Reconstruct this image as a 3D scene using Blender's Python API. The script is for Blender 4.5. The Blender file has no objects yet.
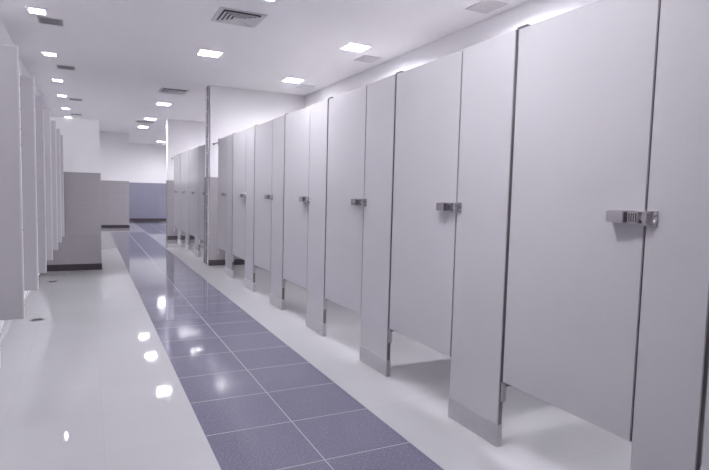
import bpy, bmesh, math
from mathutils import Vector, Matrix

scene = bpy.context.scene
C = scene.collection

# ------------------------------------------------------------------ dimensions (metres)
XR = 1.785            # front plane of the stalls
XW = 3.344            # wall behind the stalls
XL = -0.775           # left wall
HC = 2.874            # ceiling
HS = 2.0              # top of the stall panels
WT = 1.43             # top of the wall tiles
YE = 8.87             # near face of the cross wall between the two rows of stalls
YE2 = 9.28
YF = 13.7             # end wall of the far row
TILE = 0.457

# ------------------------------------------------------------------ materials
def new_mat(name):
    m = bpy.data.materials.new(name); m.use_nodes = True
    nt = m.node_tree
    return m, nt, nt.nodes['Principled BSDF']

def N(nt, kind, **kw):
    n = nt.nodes.new(kind)
    for k, v in kw.items(): setattr(n, k, v)
    return n

def mat_plain(name, col, rough=.5, metal=0., noise=.0, nscale=8., coat=0., spec=.5, bump=0., bscale=60.):
    m, nt, b = new_mat(name)
    b.inputs['Base Color'].default_value = (*col, 1)
    b.inputs['Roughness'].default_value = rough
    b.inputs['Metallic'].default_value = metal
    b.inputs['Specular IOR Level'].default_value = spec
    b.inputs['Coat Weight'].default_value = coat
    tc = N(nt, 'ShaderNodeTexCoord')
    if noise:
        nz = N(nt, 'ShaderNodeTexNoise'); nz.inputs['Scale'].default_value = nscale; nz.inputs['Detail'].default_value = 3
        nt.links.new(tc.outputs['Object'], nz.inputs['Vector'])
        mr = N(nt, 'ShaderNodeMapRange')
        mr.inputs['To Min'].default_value = 1 - noise; mr.inputs['To Max'].default_value = 1 + noise
        nt.links.new(nz.outputs['Fac'], mr.inputs['Value'])
        mx = N(nt, 'ShaderNodeVectorMath', operation='SCALE'); mx.inputs[0].default_value = col
        nt.links.new(mr.outputs[0], mx.inputs['Scale'])
        nt.links.new(mx.outputs[0], b.inputs['Base Color'])
    if bump:
        nz = N(nt, 'ShaderNodeTexNoise'); nz.inputs['Scale'].default_value = bscale
        nt.links.new(tc.outputs['Object'], nz.inputs['Vector'])
        bp = N(nt, 'ShaderNodeBump'); bp.inputs['Strength'].default_value = bump; bp.inputs['Distance'].default_value = .002
        nt.links.new(nz.outputs['Fac'], bp.inputs['Height']); nt.links.new(bp.outputs[0], b.inputs['Normal'])
    return m

def joints(nt, coord, off, size, width):
    """1 inside a joint of a square grid along one axis"""
    a = N(nt, 'ShaderNodeMath', operation='SUBTRACT'); nt.links.new(coord, a.inputs[0]); a.inputs[1].default_value = off - width / 2
    b = N(nt, 'ShaderNodeMath', operation='FLOORED_MODULO'); nt.links.new(a.outputs[0], b.inputs[0]); b.inputs[1].default_value = size
    c = N(nt, 'ShaderNodeMath', operation='LESS_THAN'); nt.links.new(b.outputs[0], c.inputs[0]); c.inputs[1].default_value = width
    return c.outputs[0]

def mat_tile(name, col, jcol, axes, offs, sizes, width, rough, speck=None, jrough=.4, mottle=.03, wavy=0., spec=.5, varyamt=.03):
    m, nt, b = new_mat(name)
    tc = N(nt, 'ShaderNodeTexCoord'); sx = N(nt, 'ShaderNodeSeparateXYZ')
    nt.links.new(tc.outputs['Object'], sx.inputs[0])
    js = [joints(nt, sx.outputs[a], o, s, width) for a, o, s in zip(axes, offs, sizes)]
    mxj = N(nt, 'ShaderNodeMath', operation='MAXIMUM'); nt.links.new(js[0], mxj.inputs[0]); nt.links.new(js[1], mxj.inputs[1])
    # mottle
    nz = N(nt, 'ShaderNodeTexNoise'); nz.inputs['Scale'].default_value = 3.; nz.inputs['Detail'].default_value = 5
    nt.links.new(tc.outputs['Object'], nz.inputs['Vector'])
    mr = N(nt, 'ShaderNodeMapRange'); mr.inputs['To Min'].default_value = 1 - mottle; mr.inputs['To Max'].default_value = 1 + mottle
    nt.links.new(nz.outputs['Fac'], mr.inputs['Value'])
    # one shade per tile
    cells = []
    for a, o, s in zip(axes, offs, sizes):
        f1 = N(nt, 'ShaderNodeMath', operation='SUBTRACT'); nt.links.new(sx.outputs[a], f1.inputs[0]); f1.inputs[1].default_value = o
        f2 = N(nt, 'ShaderNodeMath', operation='DIVIDE'); nt.links.new(f1.outputs[0], f2.inputs[0]); f2.inputs[1].default_value = s
        f3 = N(nt, 'ShaderNodeMath', operation='FLOOR'); nt.links.new(f2.outputs[0], f3.inputs[0]); cells.append(f3.outputs[0])
    cb = N(nt, 'ShaderNodeCombineXYZ'); nt.links.new(cells[0], cb.inputs[0]); nt.links.new(cells[1], cb.inputs[1])
    wn = N(nt, 'ShaderNodeTexWhiteNoise'); nt.links.new(cb.outputs[0], wn.inputs['Vector'])
    mr2 = N(nt, 'ShaderNodeMapRange'); mr2.inputs['To Min'].default_value = 1 - varyamt; mr2.inputs['To Max'].default_value = 1 + varyamt
    nt.links.new(wn.outputs['Value'], mr2.inputs['Value'])
    mm = N(nt, 'ShaderNodeMath', operation='MULTIPLY'); nt.links.new(mr.outputs[0], mm.inputs[0]); nt.links.new(mr2.outputs[0], mm.inputs[1])
    sc = N(nt, 'ShaderNodeVectorMath', operation='SCALE'); sc.inputs[0].default_value = col; nt.links.new(mm.outputs[0], sc.inputs['Scale'])
    last = sc.outputs[0]
    if speck:
        vz = N(nt, 'ShaderNodeTexNoise'); vz.inputs['Scale'].default_value = 130.; vz.inputs['Detail'].default_value = 2
        nt.links.new(tc.outputs['Object'], vz.inputs['Vector'])
        r = N(nt, 'ShaderNodeMapRange'); r.inputs['From Min'].default_value = .56; r.inputs['From Max'].default_value = .68
        nt.links.new(vz.outputs['Fac'], r.inputs['Value'])
        mx = N(nt, 'ShaderNodeMix', data_type='RGBA'); nt.links.new(r.outputs[0], mx.inputs['Factor'])
        nt.links.new(last, mx.inputs['A']); mx.inputs['B'].default_value = (*speck, 1); last = mx.outputs['Result']
    mj = N(nt, 'ShaderNodeMix', data_type='RGBA'); nt.links.new(mxj.outputs[0], mj.inputs['Factor'])
    nt.links.new(last, mj.inputs['A']); mj.inputs['B'].default_value = (*jcol, 1)
    nt.links.new(mj.outputs['Result'], b.inputs['Base Color'])
    rr = N(nt, 'ShaderNodeMapRange'); rr.inputs['To Min'].default_value = rough; rr.inputs['To Max'].default_value = jrough
    nt.links.new(mxj.outputs[0], rr.inputs['Value']); nt.links.new(rr.outputs[0], b.inputs['Roughness'])
    b.inputs['Specular IOR Level'].default_value = spec
    if wavy:
        wz = N(nt, 'ShaderNodeTexNoise'); wz.inputs['Scale'].default_value = 2.2; wz.inputs['Detail'].default_value = 2
        nt.links.new(tc.outputs['Object'], wz.inputs['Vector'])
        bp = N(nt, 'ShaderNodeBump'); bp.inputs['Strength'].default_value = wavy; bp.inputs['Distance'].default_value = .01
        nt.links.new(wz.outputs['Fac'], bp.inputs['Height']); nt.links.new(bp.outputs[0], b.inputs['Normal'])
    return m

def mat_emit(name, col, s):
    m, nt, b = new_mat(name)
    b.inputs['Base Color'].default_value = (.9, .9, .9, 1)
    b.inputs['Emission Color'].default_value = (*col, 1)
    b.inputs['Emission Strength'].default_value = s
    return m

M = {}
M['paint'] = mat_plain('white_wall_paint', (.83, .815, .84), .7, noise=.012, nscale=4)
M['ceiling'] = mat_plain('white_ceiling_paint', (.85, .835, .85), .75, noise=.012, nscale=3)
M['laminate'] = mat_plain('grey_partition_enamel', (.565, .548, .578), .2, noise=.012, nscale=5, bump=.04, bscale=5.)
M['screen'] = mat_plain('grey_screen_enamel', (.49, .472, .505), .28, noise=.012, nscale=5)
M['edge'] = mat_plain('partition_edge_steel', (.22, .20, .22), .35, metal=.7)
M['seam'] = mat_plain('bright_edge_trim', (.60, .58, .62), .35)
M['shoe'] = mat_plain('brushed_stainless_shoe', (.50, .48, .51), .3, metal=.5, noise=.12, nscale=30)
M['chrome'] = mat_plain('chrome', (.74, .72, .75), .25, metal=1.)
M['dark'] = mat_plain('dark_gap_rubber', (.075, .06, .07), .5)
M['ceramic'] = mat_plain('white_ceramic', (.86, .86, .89), .12, coat=.5)
M['drain'] = mat_plain('drain_steel', (.22, .20, .22), .35, metal=.8)
M['base'] = mat_plain('dark_baseboard', (.055, .042, .055), .35, noise=.1)
M['vent'] = mat_plain('vent_enamel', (.66, .64, .66), .5)
M['ventdark'] = mat_plain('vent_cavity', (.08, .07, .08), .8)
M['grille'] = mat_plain('grille_grey', (.42, .40, .43), .5)
M['rim'] = mat_plain('lamp_rim', (.8, .8, .82), .4)
M['lamp'] = mat_emit('lamp_diffuser', (.985, .985, 1.03), 43.)
M['fillfar'] = mat_emit('side_corridor_fill_diffuser', (.985, .985, 1.03), 38.)  # glow of the lamps added to lift the far corridor
M['lampbright'] = mat_emit('stall_lamp_diffuser', (.985, .985, 1.03), 38.)
M['lampsmall'] = mat_emit('small_lamp_diffuser', (.985, .985, 1.03), 11.5)
M['white_floor'] = mat_tile('white_polished_tile', (.485, .479, .50), (.43, .424, .445), (0, 1), (.51, 2.21), (TILE, TILE), .002, .035, jrough=.08, mottle=.02, wavy=.02, spec=1., varyamt=.012)
M['blue_floor'] = mat_tile('blue_speckled_tile', (.135, .13, .195), (.31, .285, .30), (0, 1), (.962, 2.21), (TILE, TILE), .005, .07, speck=(.27, .255, .31), mottle=.05, wavy=.03, spec=.6, varyamt=.03)
M['wall_tile_x'] = mat_tile('grey_wall_tile_across', (.35, .327, .35), (.385, .365, .39), (0, 2), (.16, .09), (.45, .45), .003, .25, mottle=.04)
M['wall_tile_y'] = mat_tile('grey_wall_tile_along', (.35, .327, .35), (.385, .365, .39), (1, 2), (.0, .09), (.45, .45), .003, .25, mottle=.04)
M['blue_wall_tile'] = mat_tile('blue_grey_wall_tile', (.265, .265, .345), (.30, .29, .35), (0, 2), (.16, .09), (.45, .45), .003, .25, mottle=.05)

# ------------------------------------------------------------------ mesh helpers
def bx(bm, x0, x1, y0, y1, z0, z1, mi=0, bevel=0.):
    t = bmesh.new()
    bmesh.ops.create_cube(t, size=1)
    for v in t.verts:
        v.co = Vector(((x0 + x1) / 2 + v.co.x * (x1 - x0), (y0 + y1) / 2 + v.co.y * (y1 - y0), (z0 + z1) / 2 + v.co.z * (z1 - z0)))
    if bevel:
        bmesh.ops.bevel(t, geom=t.edges[:], offset=bevel, segments=2, affect='EDGES')
    for f in t.faces: f.material_index = mi
    merge(bm, t)

def merge(bm, t):
    me = bpy.data.meshes.new('tmp'); t.to_mesh(me); t.free(); bm.from_mesh(me); bpy.data.meshes.remove(me)

def cyl(bm, p0, p1, r0, r1=None, seg=20, mi=0):
    r1 = r0 if r1 is None else r1
    p0 = Vector(p0); p1 = Vector(p1); d = p1 - p0
    t = bmesh.new()
    bmesh.ops.create_cone(t, cap_ends=True, segments=seg, radius1=r0, radius2=r1, depth=d.length)
    mt = Matrix.Translation((p0 + p1) / 2) @ d.to_track_quat('Z', 'Y').to_matrix().to_4x4()
    bmesh.ops.transform(t, matrix=mt, verts=t.verts)
    for f in t.faces: f.material_index = mi
    merge(bm, t)

def obj(name, bm, mats, parent=None, smooth=False):
    me = bpy.data.meshes.new(name); bm.to_mesh(me); bm.free()
    for m in (mats if isinstance(mats, (list, tuple)) else [mats]): me.materials.append(m)
    if smooth:
        for p in me.polygons: p.use_smooth = True
    o = bpy.data.objects.new(name, me); C.objects.link(o)
    if parent: o.parent = parent
    return o

def thing(name, loc, label, cat, group=None):
    o = bpy.data.objects.new(name, None); C.objects.link(o)
    o.empty_display_size = .1; o.location = loc
    o['label'] = label; o['category'] = cat
    if group: o['group'] = group
    return o

def copy_tree(o, parent=None):
    c = o.copy(); C.objects.link(c)
    if parent: c.parent = parent
    for ch in o.children: copy_tree(ch, c)
    return c

def place_copy(src, loc, label):
    c = copy_tree(src); c.location = loc; c['label'] = label
    return c

def struct(name, bm, mats, parent=None):
    o = obj(name, bm, mats, parent); o['kind'] = 'structure'; return o

# ------------------------------------------------------------------ room shell
YB = -1.6; YEND = 21.8; XFAR = 4.6
def quad(bm, x0, x1, y0, y1, z, mi=0, up=True):
    vs = [bm.verts.new(p) for p in ((x0, y0, z), (x1, y0, z), (x1, y1, z), (x0, y1, z))]
    f = bm.faces.new(vs if up else vs[::-1]); f.material_index = mi

bm = bmesh.new()
xs = [XL - .15, .51, 1.418, 2.30, XFAR + .15]
ys = [YB - .15, 15.5, 16.2, YEND + .15]
for i in range(4):
    for j in range(3):
        blue = (i == 1 and j <= 1) or (i == 2 and j >= 1)
        quad(bm, xs[i], xs[i + 1], ys[j], ys[j + 1], 0, 1 if blue else 0)
bmesh.ops.remove_doubles(bm, verts=bm.verts, dist=1e-5)
struct('floor', bm, [M['white_floor'], M['blue_floor']])
# ceiling lamps: (x, y, width, length) of every recess cut into the ceiling
MIDY = (4.55, 6.83, 11.31, 13.91, 15.83); RIGHTY = (5.66, 7.77, 3.52, 1.40, -.7, 10.35, 12.5)
LEFTY = (6.085, 7.95, 9.82, 11.42, 13.22, 14.85, 4.75, 3.0); FARFILL = ((2.3, 17.6), (2.3, 20.3), (3.7, 16.5), (3.7, 20.0))
holes = [(.80, 1.9, .24, .24)] + [(1.335, y, .24, .24) for y in MIDY] + [(2.73, y, .25, .25) for y in RIGHTY] + [(-.42, y, .135, .155) for y in LEFTY] + [(x, y, .24, .24) for x, y in FARFILL]
cx = sorted({round(v, 5) for x, y, w_, l_ in holes for v in (x - w_ / 2, x + w_ / 2)} | {XL - .15, XFAR + .15})
cyy = sorted({round(v, 5) for x, y, w_, l_ in holes for v in (y - l_ / 2, y + l_ / 2)} | {YB - .15, YEND + .15})
bm = bmesh.new()
for a, b in zip(cx, cx[1:]):
    for c, d in zip(cyy, cyy[1:]):
        mx_, my_ = (a + b) / 2, (c + d) / 2
        if not any(abs(mx_ - x) < w_ / 2 and abs(my_ - y) < l_ / 2 for x, y, w_, l_ in holes):
            quad(bm, a, b, c, d, HC, up=False)
bmesh.ops.remove_doubles(bm, verts=bm.verts, dist=1e-5)
bx(bm, XL - .15, XFAR + .15, YB - .15, YEND + .15, HC + .12, HC + .2)
struct('ceiling', bm, M['ceiling'])

def wall(name, x0, x1, y0, y1, top=HC, along='y', tile=None, tiled=True):
    """painted wall with a tiled lower part that stands 8 mm proud"""
    bm = bmesh.new(); bx(bm, x0, x1, y0, y1, 0, top)
    w = struct(name, bm, M['paint'])
    if tiled:
        e = .008
        bm = bmesh.new(); bx(bm, x0 - e, x1 + e, y0 - e, y1 + e, .092, WT)
        for f in bm.faces:
            f.material_index = 1 if abs(f.normal.x) > .5 else 0
        struct('wall_tiles', bm, [tile or M['wall_tile_x'], M['wall_tile_y']], w)
    return w

def board(side, x0, x1, y0, y1):
    bm = bmesh.new(); bx(bm, x0 - .014, x1 + .014, y0 - .014, y1 + .014, 0, .094, bevel=.003)
    struct('baseboard_' + side, bm, M['base'])

wall('wall_left', XL - .15, XL, YB, YEND)
wall('wall_right', XW, XW + .15, YB, YF)
wall('wall_back', XL, XW, YB - .15, YB, tiled=True)
wall('wall_front', XL, XFAR, YEND, YEND + .15, tile=M['blue_wall_tile'])
wall('wall_far_right', XFAR, XFAR + .15, YF, YEND)
wall('wall_stall_divider', 1.745, XW, YE, YE2)
wall('wall_stall_end', 1.70, XFAR, YF, YF + .2)
wall('wall_urinal_end', XL, .152, YE, YE + .15, top=2.2)
wall('wall_far_left', XL, 1.10, 17.97, YEND)
board('stall_divider', 1.745, XW - .02, YE, YE2)
board('stall_end', 1.70, XFAR - .02, YF, YF + .2)
board('urinal_end', XL + .02, .152, YE, YE + .15)
board('far_left', XL + .02, 1.10, 17.97, YEND - .02)
bm = bmesh.new(); bx(bm, 1.12, XFAR - .03, YEND - .016, YEND, 0, .094); struct('baseboard_front', bm, M['base'])
bm = bmesh.new(); bx(bm, XW - .016, XW, YB, YE - .02, 0, .094); bx(bm, XW - .016, XW, YE2 + .02, YF - .02, 0, .094); struct('baseboard_right', bm, M['base'])
bm = bmesh.new(); bx(bm, XL, XL + .016, YB, YE - .02, 0, .094); bx(bm, XL, XL + .016, YE + .17, 17.94, 0, .094); struct('baseboard_left', bm, M['base'])
# expansion joint cover up the corridor end of the cross wall: steel channel with a dark slot
bm = bmesh.new()
bx(bm, 1.722, 1.734, 8.90, 9.06, .0, HC - .002, 2)
bx(bm, 1.7215, 1.723, 8.94, 9.03, .0, HC - .002, 1)
k = .05
while k < HC - .1:
    bx(bm, 1.720, 1.7217, 8.95, 9.02, k, k + .02, 0); k += .22
struct('trim_1', bm, [M['shoe'], M['dark'], M['paint']])

# ------------------------------------------------------------------ toilet stalls
T = .026          # panel thickness
def panel(y0, y1, z0, z1, x0=0., x1=T):
    bm = bmesh.new(); bx(bm, x0, x1, y0, y1, z0, z1, bevel=.0025)
    bm.normal_update()
    for f in bm.faces:
        if abs(f.normal.y) > .7 or f.normal.z < -.7 or f.normal.z > .7: f.material_index = 1
    return bm

def make_stall(pw, dw, label, loc, group, arm=0.):
    """origin: near front foot of the pilaster. pilaster y 0..pw, door y pw..pw+dw"""
    t = thing('toilet_stall', loc, label, 'toilet stall', group)
    lam = [M['laminate'], M['edge']]
    p = obj('pilaster', panel(.004, pw, 0.002, HS), lam, t)
    bm = bmesh.new(); e = .0025
    bx(bm, -e, T + e, .0015, pw + e, 0, .112, bevel=.001)
    obj('shoe', bm, M['shoe'], p)
    # strike plate, box keeper over the pilaster edge with two screws
    zl = 1.163
    bm = bmesh.new()
    bx(bm, -.004, 0, pw - .046, pw - .002, zl - .031, zl + .027, 0, .001)
    bx(bm, -.027, -.003, pw - .020, pw - .002, zl - .026, zl + .022, 0, .002)
    for dz in (-.014, .012): cyl(bm, (-.0045, pw - .034, zl + dz), (-.009, pw - .034, zl + dz), .0075, .0055, 14)
    obj('strike_plate', bm, M['chrome'], p)
    if dw:
        g0, g1 = .006, .010
        d = obj('door', panel(pw + g0, pw + dw - g1, .335, HS - .004, 0.001, T + .001), lam, t)
        d['label'] = 'flat grey swing door raised off the floor'
        # slide latch
        bm = bmesh.new()
        y0 = pw + g0
        bx(bm, -.004, .001, y0 + .002, y0 + .136, zl - .024, zl + .024, 0, .001)
        bx(bm, -.040, -.003, y0 + .058, y0 + .132, zl - .022, zl + .022, 0, .003)
        bx(bm, -.032, -.003, y0 + .004, y0 + .048, zl - .020, zl + .020, 0, .003)
        bx(bm, -.020, -.003, y0 + .047, y0 + .059, zl - .018, zl + .018, 1)
        for r in range(4): bx(bm, -.0335, -.031, y0 + .010 + r * .009, y0 + .014 + r * .009, zl - .016, zl + .016, 1)
        bx(bm, -.022, -.008, y0 - .012, y0 + .006, zl - .010, zl + .010, 0)
        obj('latch', bm, [M['chrome'], M['dark']], d)
        # pivot hinges on the far edge
        ye = pw + dw
        bm = bmesh.new()
        bx(bm, -.001, T + .003, ye - .062, ye - .001, HS - .003, HS + .006, 0, .001)
        bx(bm, .006, .020, ye - .010, ye - .001, HS - .075, HS - .002, 0)
        obj('hinge', bm, M['edge'], d)
        bm = bmesh.new()
        bx(bm, .002, T - .001, ye - .058, ye, .327, .334, 0, .001)
        bx(bm, .002, T - .001, ye - .013, ye - .001, .235, .334, 1, .001)
        cyl(bm, (.013, ye - .030, .318), (.013, ye - .030, .335), .008, seg=12)
        obj('hinge', bm, [M['edge'], M['shoe']], d)
        if arm:
            bm = bmesh.new()
            bx(bm, .001, T + .001, ye - .008, ye + .016, 1.90, HS - .004, 0)
            cyl(bm, (.013, ye + .012, 1.955), (.013, ye + arm, 1.955), .008, seg=12)
            cyl(bm, (.013, ye + arm - .012, 1.955), (.013, ye + arm, 1.955), .018, seg=16)
            obj('wall_bracket', bm, M['edge'], t)
    return t

ROW1 = 'stalls of the near row'; ROW2 = 'stalls of the far row'
make_stall(.36, .68, 'grey stall cut off by the right edge, only a sliver of its door showing', (XR, .0, 0), ROW1)
make_stall(.24, .707, 'nearest full grey stall door with a large chrome slide latch, beside narrow pilaster', (XR, 1.041, 0), ROW1)
s = make_stall(.403, .700, 'grey stall with its door second nearest, chrome latch at mid photo right', (XR, 1.991, 0), ROW1)
P = 1.1030
for k, lab in enumerate(('third nearest grey stall door of the long row, right of the photo centre',
                         'fourth nearest grey stall door of the long row, under the second stall downlight',
                         'fifth nearest grey stall door, beside where the recess corner meets the ceiling',
                         'sixth nearest grey stall door, third from the white cross wall')):
    place_copy(s, (XR, 1.991 + P * (k + 1), 0), lab)
# the sixth standard bay of the near row and its narrower neighbour at the wall
s7 = make_stall(.403, .545, 'last narrow grey stall of the near row, bracketed to the white cross wall', (XR, 7.507, 0), ROW1, arm=.394)
r0 = make_stall(.085, .689, 'nearest stall of the far row, partly hidden by the cross wall end', (XR, 9.295, 0), ROW2)
r1 = place_copy(s, (XR, 10.07, 0), 'second stall of the far row beyond the cross wall'); r1['group'] = ROW2
r2 = place_copy(s, (XR, 11.173, 0), 'third stall of the far row beyond the cross wall'); r2['group'] = ROW2
r3 = make_stall(.403, .60, 'farthest stall in the photo, bracketed to the end wall of the far row', (XR, 12.276, 0), ROW2, arm=.408)

# partitions between the stalls, raised off the floor
def partition(y):
    t = thing('side_partition', (XR + T + .003, y, 0), 'raised grey partition running back between two stalls, behind the stall fronts', 'partition', 'partitions between stalls')
    bm = bmesh.new(); L = XW - XR - T - .016
    bx(bm, 0, L, -T / 2, T / 2, .30, HS - .002, 0, .0025)
    bm.normal_update()
    obj('panel', bm, M['laminate'], t)
    bm = bmesh.new()
    for z in (.42, 1.15, 1.86):
        for sy_ in (-1, 1):
            bx(bm, L - .045, L, sy_ * T / 2 - .003, sy_ * T / 2 + .003, z - .03, z + .03, bevel=.001)
            bx(bm, -.001, .04, sy_ * T / 2 - .003, sy_ * T / 2 + .003, z - .03, z + .03, bevel=.001)
    obj('bracket', bm, M['chrome'], t)
    return t
pt = partition(.18)
for y in [1.12] + [1.991 + P * k + .2015 for k in range(6)] + [10.27, 11.375, 12.48]:
    place_copy(pt, (XR + T + .003, y, 0), pt['label'])

# ------------------------------------------------------------------ urinal screens and urinals on the left
XE = -.30
SB = .55; ST = 1.903
sc0 = thing('urinal_screen', (XL, 2.31, 0), 'grey urinal screen only just showing at the left edge of the photo', 'urinal screen', 'urinal screens along the left wall')
bm = bmesh.new(); bx(bm, 0, XE - XL - .004, 0, .022, SB, ST - .004, bevel=.001)
obj('panel', bm, M['screen'], sc0)
bm = bmesh.new()
bx(bm, 0, XE - XL, -.002, .024, ST - .012, ST, 0, .002)
bx(bm, XE - XL - .009, XE - XL, -.002, .024, SB, ST - .011, 0, .002)
for z in (.62, 1.0, 1.42, 1.5, 1.6, 1.72, 1.85): cyl(bm, (XE - XL - .001, .011, z), (XE - XL + .003, .011, z), .006, .004, 12, 1)
obj('edge_trim', bm, [M['seam'], M['chrome']], sc0)
for z in (.7, 1.25, 1.78):
    bm = bmesh.new(); bx(bm, 0, .045, -.006, .028, z - .03, z + .03, bevel=.002); obj('wall_clip', bm, M['chrome'], sc0)
scr = [3.157, 4.009, 4.779, 5.611, 6.511, 7.388, 8.216]
labs = ['nearest grey urinal screen fully showing its free edge, tallest at far left',
        'second grey urinal screen from the left, behind the tallest one',
        'third grey urinal screen from the left edge',
        'fourth grey urinal screen from the left edge, middle of the row',
        'fifth grey urinal screen from the left, third from the block wall',
        'second farthest grey urinal screen, one before the low block wall',
        'farthest and smallest grey urinal screen, in front of the tiled block wall']
for y, l in zip(scr, labs): place_copy(sc0, (XL, y, 0), l)

def make_urinal(loc, label):
    t = thing('urinal', loc, label, 'urinal', 'urinals along the left wall')
    # sections from foot to head: (z, half width, depth of front from wall)
    prof = [(.085, .050, .19), (.12, .065, .215), (.20, .095, .255), (.30, .125, .30), (.42, .150, .33), (.52, .165, .345), (.575, .168, .345),
            (.60, .165, .335), (.66, .160, .20), (.75, .158, .16), (.95, .155, .145), (1.10, .145, .135), (1.16, .12, .12), (1.175, .09, .09)]
    bm = bmesh.new(); n = 22; rings = []
    for z, hw, dp in prof:
        ring = []
        for i in range(n + 1):
            a = math.pi * i / n
            c, s_ = math.cos(a), math.sin(a)
            sq = .72
            y = hw * math.copysign(abs(c) ** sq, c); x = dp * abs(s_) ** sq
            ring.append(bm.verts.new((x, y, z)))
        rings.append(ring)
    for a, b in zip(rings, rings[1:]):
        for i in range(n):
            bm.faces.new((a[i], a[i + 1], b[i + 1], b[i]))
        bm.faces.new((a[n], a[0], b[0], b[n]))
    bm.faces.new(rings[0]); bm.faces.new(rings[-1][::-1])
    bmesh.ops.recalc_face_normals(bm, faces=bm.faces)
    obj('bowl', bm, M['ceramic'], t, smooth=True)
    bm = bmesh.new(); cyl(bm, (.19, 0, .604), (.19, 0, .612), .10, .09, 24); o = obj('drain_strainer', bm, M['drain'], t)
    bm = bmesh.new()
    cyl(bm, (.05, 0, 1.17), (.05, 0, 1.36), .013); cyl(bm, (0, 0, 1.36), (.075, 0, 1.36), .024)
    cyl(bm, (.07, 0, 1.33), (.07, 0, 1.40), .03); obj('flush_valve', bm, M['chrome'], t)
    return t
ur = make_urinal((XL, 4.40, 0), 'white urinal whose foot shows below the tallest screen at far left')
ulabs = {3.58: 'white urinal hidden behind the tallest grey screen',
         5.20: 'white urinal in the bay behind the third screen',
         6.08: 'white urinal with its foot showing low between the first and second screens',
         6.95: 'white urinal in the bay of the fifth screen',
         7.80: 'white urinal in the bay next before the low block wall'}
for y, l in ulabs.items(): place_copy(ur, (XL, y, 0), l)

# floor drains
def make_drain(loc, label):
    bm = bmesh.new()
    cyl(bm, (0, 0, .0005), (0, 0, .004), .062, .058, 32)
    for k in range(-3, 4): bx(bm, -.04, .04, k * .012 - .003, k * .012 + .003, .004, .0044, 1)
    o = obj('floor_drain', bm, [M['drain'], M['dark']]); o.location = loc
    o['label'] = label; o['category'] = 'floor drain'; o['group'] = 'floor drains by the urinals'
    return o
make_drain((-.435, 5.65, 0), 'larger looking round steel floor drain nearest the camera on the left')
make_drain((-.425, 7.89, 0), 'smaller looking round steel floor drain farther off near the tiled block wall')

# ------------------------------------------------------------------ ceiling lamps
def make_lamp(w, mat, loc, label, group, l=None):
    l = l or w
    t = thing('ceiling_light', loc, label, 'ceiling light', group)
    r = .018; bm = bmesh.new()
    bx(bm, -w / 2 - r, w / 2 + r, -l / 2 - r, -l / 2, -.008, 0, 0, .002)
    bx(bm, -w / 2 - r, w / 2 + r, l / 2, l / 2 + r, -.008, 0, 0, .002)
    bx(bm, -w / 2 - r, -w / 2, -l / 2, l / 2, -.008, 0, 0, .002)
    bx(bm, w / 2, w / 2 + r, -l / 2, l / 2, -.008, 0, 0, .002)
    obj('rim', bm, M['rim'], t)
    dp = .06 if w > .245 else .045 if w > .2 else .03
    bm = bmesh.new(); e = .002
    bx(bm, -w / 2 - e, w / 2 + e, -l / 2 - e, -l / 2, 0, dp); bx(bm, -w / 2 - e, w / 2 + e, l / 2, l / 2 + e, 0, dp)
    bx(bm, -w / 2 - e, -w / 2, -l / 2, l / 2, 0, dp); bx(bm, w / 2, w / 2 + e, -l / 2, l / 2, 0, dp)
    obj('housing', bm, M['rim'], t)
    bm = bmesh.new(); bx(bm, -w / 2, w / 2, -l / 2, l / 2, dp - .005, dp)
    obj('diffuser', bm, mat, t)
    return t
GM = 'downlights above the blue tile band'; GR = 'downlights above the stalls'; GL = 'small downlights above the urinals'
lm = make_lamp(.24, M['lamp'], (1.335, 4.55, HC), 'square downlight cut by the top edge of the photo', GM)
for y, l in ((6.83, 'large square downlight left of the top centre, nearer than the cross wall'),
             (11.31, 'square downlight just beyond the middle slotted vent'),
             (13.91, 'square downlight second farthest over the corridor'),
             (15.83, 'farthest square downlight over the corridor, past the last vent'),
             ):
    place_copy(lm, (1.335, y, HC), l)
lf = None
place_copy(lm, (.80, 1.9, HC), 'added unseen square downlight above the start of the blue tiles, lighting the near doors')  # extra lamp out of view, added to light the nearest doors evenly
for (x, y), l in zip(FARFILL, ('added fill downlight in the side corridor beyond the far stalls, nearer one', 'added fill downlight in the side corridor close to the end wall',
                            'added fill downlight deep in the side corridor, nearer one', 'added fill downlight deep in the side corridor, farther one')):
    lf = place_copy(lf, (x, y, HC), l) if lf else make_lamp(.24, M['fillfar'], (x, y, HC), l, 'added fill downlights of the side corridor')  # invented lamps, added to brighten the far corridor and its end wall
lr = make_lamp(.25, M['lampbright'], (2.73, 5.66, HC), 'brightest and largest square downlight above the stalls', GR)
for y, l in ((7.77, 'smaller square downlight above the stalls near the recess corner'),
             (3.52, 'square downlight above the third nearest stall'),
             (1.40, 'square downlight above the nearest stall'),
             (-.7, 'square downlight above the stalls behind the camera'),
             (10.35, 'square downlight above the start of the far stalls'),
             (12.5, 'square downlight above the end of the far stalls')):
    place_copy(lr, (2.73, y, HC), l)
ll = make_lamp(.135, M['lampsmall'], (-.42, 6.085, HC), 'nearest small square downlight in the upper left corner', GL, .155)
for y, l in ((7.95, 'second small downlight from the upper left corner'),
             (9.82, 'third small downlight from the upper left corner'),
             (11.42, 'fourth small downlight from the upper left corner'),
             (13.22, 'second farthest small downlight on the left, above the block wall'),
             (14.85, 'farthest small downlight on the left, just above the block wall'),
             (4.75, 'small downlight above the nearest urinals'),
             (3.0, 'small downlight over the first urinal screen')):
    place_copy(ll, (-.42, y, HC), l)

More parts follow.
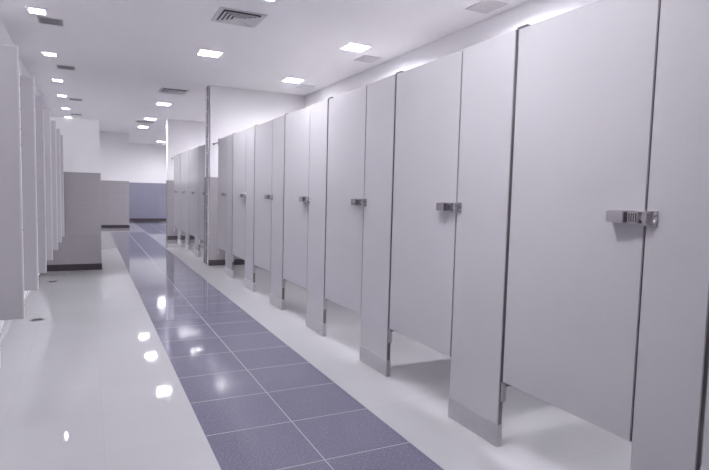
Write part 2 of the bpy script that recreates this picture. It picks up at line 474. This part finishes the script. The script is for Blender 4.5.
# ------------------------------------------------------------------ ceiling vents
def ring(bm, h, w, z0, z1, mi, sx=1., tilt=0.):
    """square frame, outer half size h, width w; tilt drops the inner edge"""
    o = [(-h, -h), (h, -h), (h, h), (-h, h)]; g = h - w; i_ = [(-g, -g), (g, -g), (g, g), (-g, g)]
    th = .003
    rows = []
    for pts, z in ((o, z1), (i_, z1 - tilt), (i_, z1 - tilt - th), (o, z0)):
        rows.append([bm.verts.new((x, y, z)) for x, y in pts])
    for r in range(4):
        a = rows[r]; b = rows[(r + 1) % 4]
        for k in range(4):
            f = bm.faces.new((a[k], a[(k + 1) % 4], b[(k + 1) % 4], b[k])); f.material_index = mi

def make_vent(loc, label):
    t = thing('air_vent', loc, label, 'air vent', 'slotted air vents along the corridor ceiling')
    bm = bmesh.new(); bx(bm, -.18, .18, -.18, .18, -.004, -.001); obj('backing', bm, M['ventdark'], t)
    bm = bmesh.new(); ring(bm, .218, .045, -.010, -.0005, 0); bmesh.ops.recalc_face_normals(bm, faces=bm.faces); obj('frame', bm, M['vent'], t)
    for h in (.171, .134, .097, .060):
        bm = bmesh.new(); ring(bm, h, .031, -.026, -.021, 0, tilt=-.014)
        bmesh.ops.recalc_face_normals(bm, faces=bm.faces); obj('louvre', bm, M['vent'], t)
    bm = bmesh.new(); bx(bm, -.024, .024, -.024, .024, -.022, -.006); obj('louvre', bm, M['vent'], t)
    return t
v = make_vent((1.305, 5.29, HC), 'largest looking square slotted air vent near the top of the photo')
place_copy(v, (1.305, 9.72, HC), 'middle slotted air vent, left of the top of the dark wall joint')
place_copy(v, (1.275, 14.62, HC), 'farthest slotted air vent, between the last two square downlights')

def make_grille(loc, label, mat, group, w=.22, l=.22, slots=True):
    t = thing('air_grille', loc, label, 'air grille', group)
    bm = bmesh.new(); r = .02
    bx(bm, -w / 2, w / 2, -l / 2, -l / 2 + r, -.009, 0, 0, .001); bx(bm, -w / 2, w / 2, l / 2 - r, l / 2, -.009, 0, 0, .001)
    bx(bm, -w / 2, -w / 2 + r, -l / 2 + r, l / 2 - r, -.009, 0, 0, .001); bx(bm, w / 2 - r, w / 2, -l / 2 + r, l / 2 - r, -.009, 0, 0, .001)
    obj('frame', bm, M['vent'] if not slots else mat, t)
    bm = bmesh.new(); bx(bm, -w / 2 + r, w / 2 - r, -l / 2 + r, l / 2 - r, -.003, -.0005, 1)
    n = 9
    for k in range(n):
        x = -w / 2 + r + (k + .5) * (w - 2 * r) / n
        bx(bm, x - .0045, x + .0045, -l / 2 + r, l / 2 - r, -.008, -.003, 0)
    bx(bm, -w / 2 + r, w / 2 - r, -.005, .005, -.0085, -.003, 0)
    obj('slats', bm, [mat, M['ventdark'] if slots else mat], t)
    return t
GG = 'dark slotted grilles above the urinals'
g = make_grille((-.325, 6.385, HC), 'dark grille next to the nearest small downlight, upper left', M['grille'], GG)
place_copy(g, (-.265, 8.70, HC), 'second dark grille from the upper left corner')
place_copy(g, (-.20, 11.75, HC), 'third dark grille, beside the fourth small downlight')
place_copy(g, (-.24, 14.15, HC), 'farthest dark grille, just above the low block wall')
GE = 'pale extract grilles above the stalls'
e = make_grille((3.115, 3.87, HC), 'pale extract grille cut by the top edge, above the second nearest stall', M['vent'], GE, .23, .28, False)
place_copy(e, (3.085, 6.05, HC), 'pale extract grille just right of the brightest downlight')
place_copy(e, (3.06, 8.12, HC), 'pale extract grille nearest the recess corner')

# ------------------------------------------------------------------ world, camera, view
w = bpy.data.worlds.new('World'); scene.world = w; w.use_nodes = True
w.node_tree.nodes['Background'].inputs[0].default_value = (.8, .8, .85, 1)
w.node_tree.nodes['Background'].inputs[1].default_value = .2

f, yaw, pitch, roll, h = 542.6135, .45604, -.07604, .02516, 1.2231
QQ = None
cy, sy = math.cos(yaw), math.sin(yaw)
fw = Vector((sy * math.cos(pitch), cy * math.cos(pitch), math.sin(pitch)))
r = Vector((cy, -sy, 0)); u = r.cross(fw)
r2 = r * math.cos(roll) + u * math.sin(roll); u2 = -r * math.sin(roll) + u * math.cos(roll)
cam = bpy.data.cameras.new('camera'); co = bpy.data.objects.new('camera', cam); C.objects.link(co)
mw = Matrix((r2, u2, -fw)).transposed().to_4x4(); mw.translation = Vector((0, 0, h))
co.matrix_world = mw
cam.sensor_fit = 'HORIZONTAL'; cam.sensor_width = 36; cam.lens = f * 36 / 709; cam.clip_start = .05; cam.clip_end = 100
scene.camera = co
scene.view_settings.view_transform = 'Standard'; scene.view_settings.look = 'None'
scene.view_settings.gamma = 1; scene.view_settings.use_curve_mapping = False
scene.view_settings.exposure = 2.45
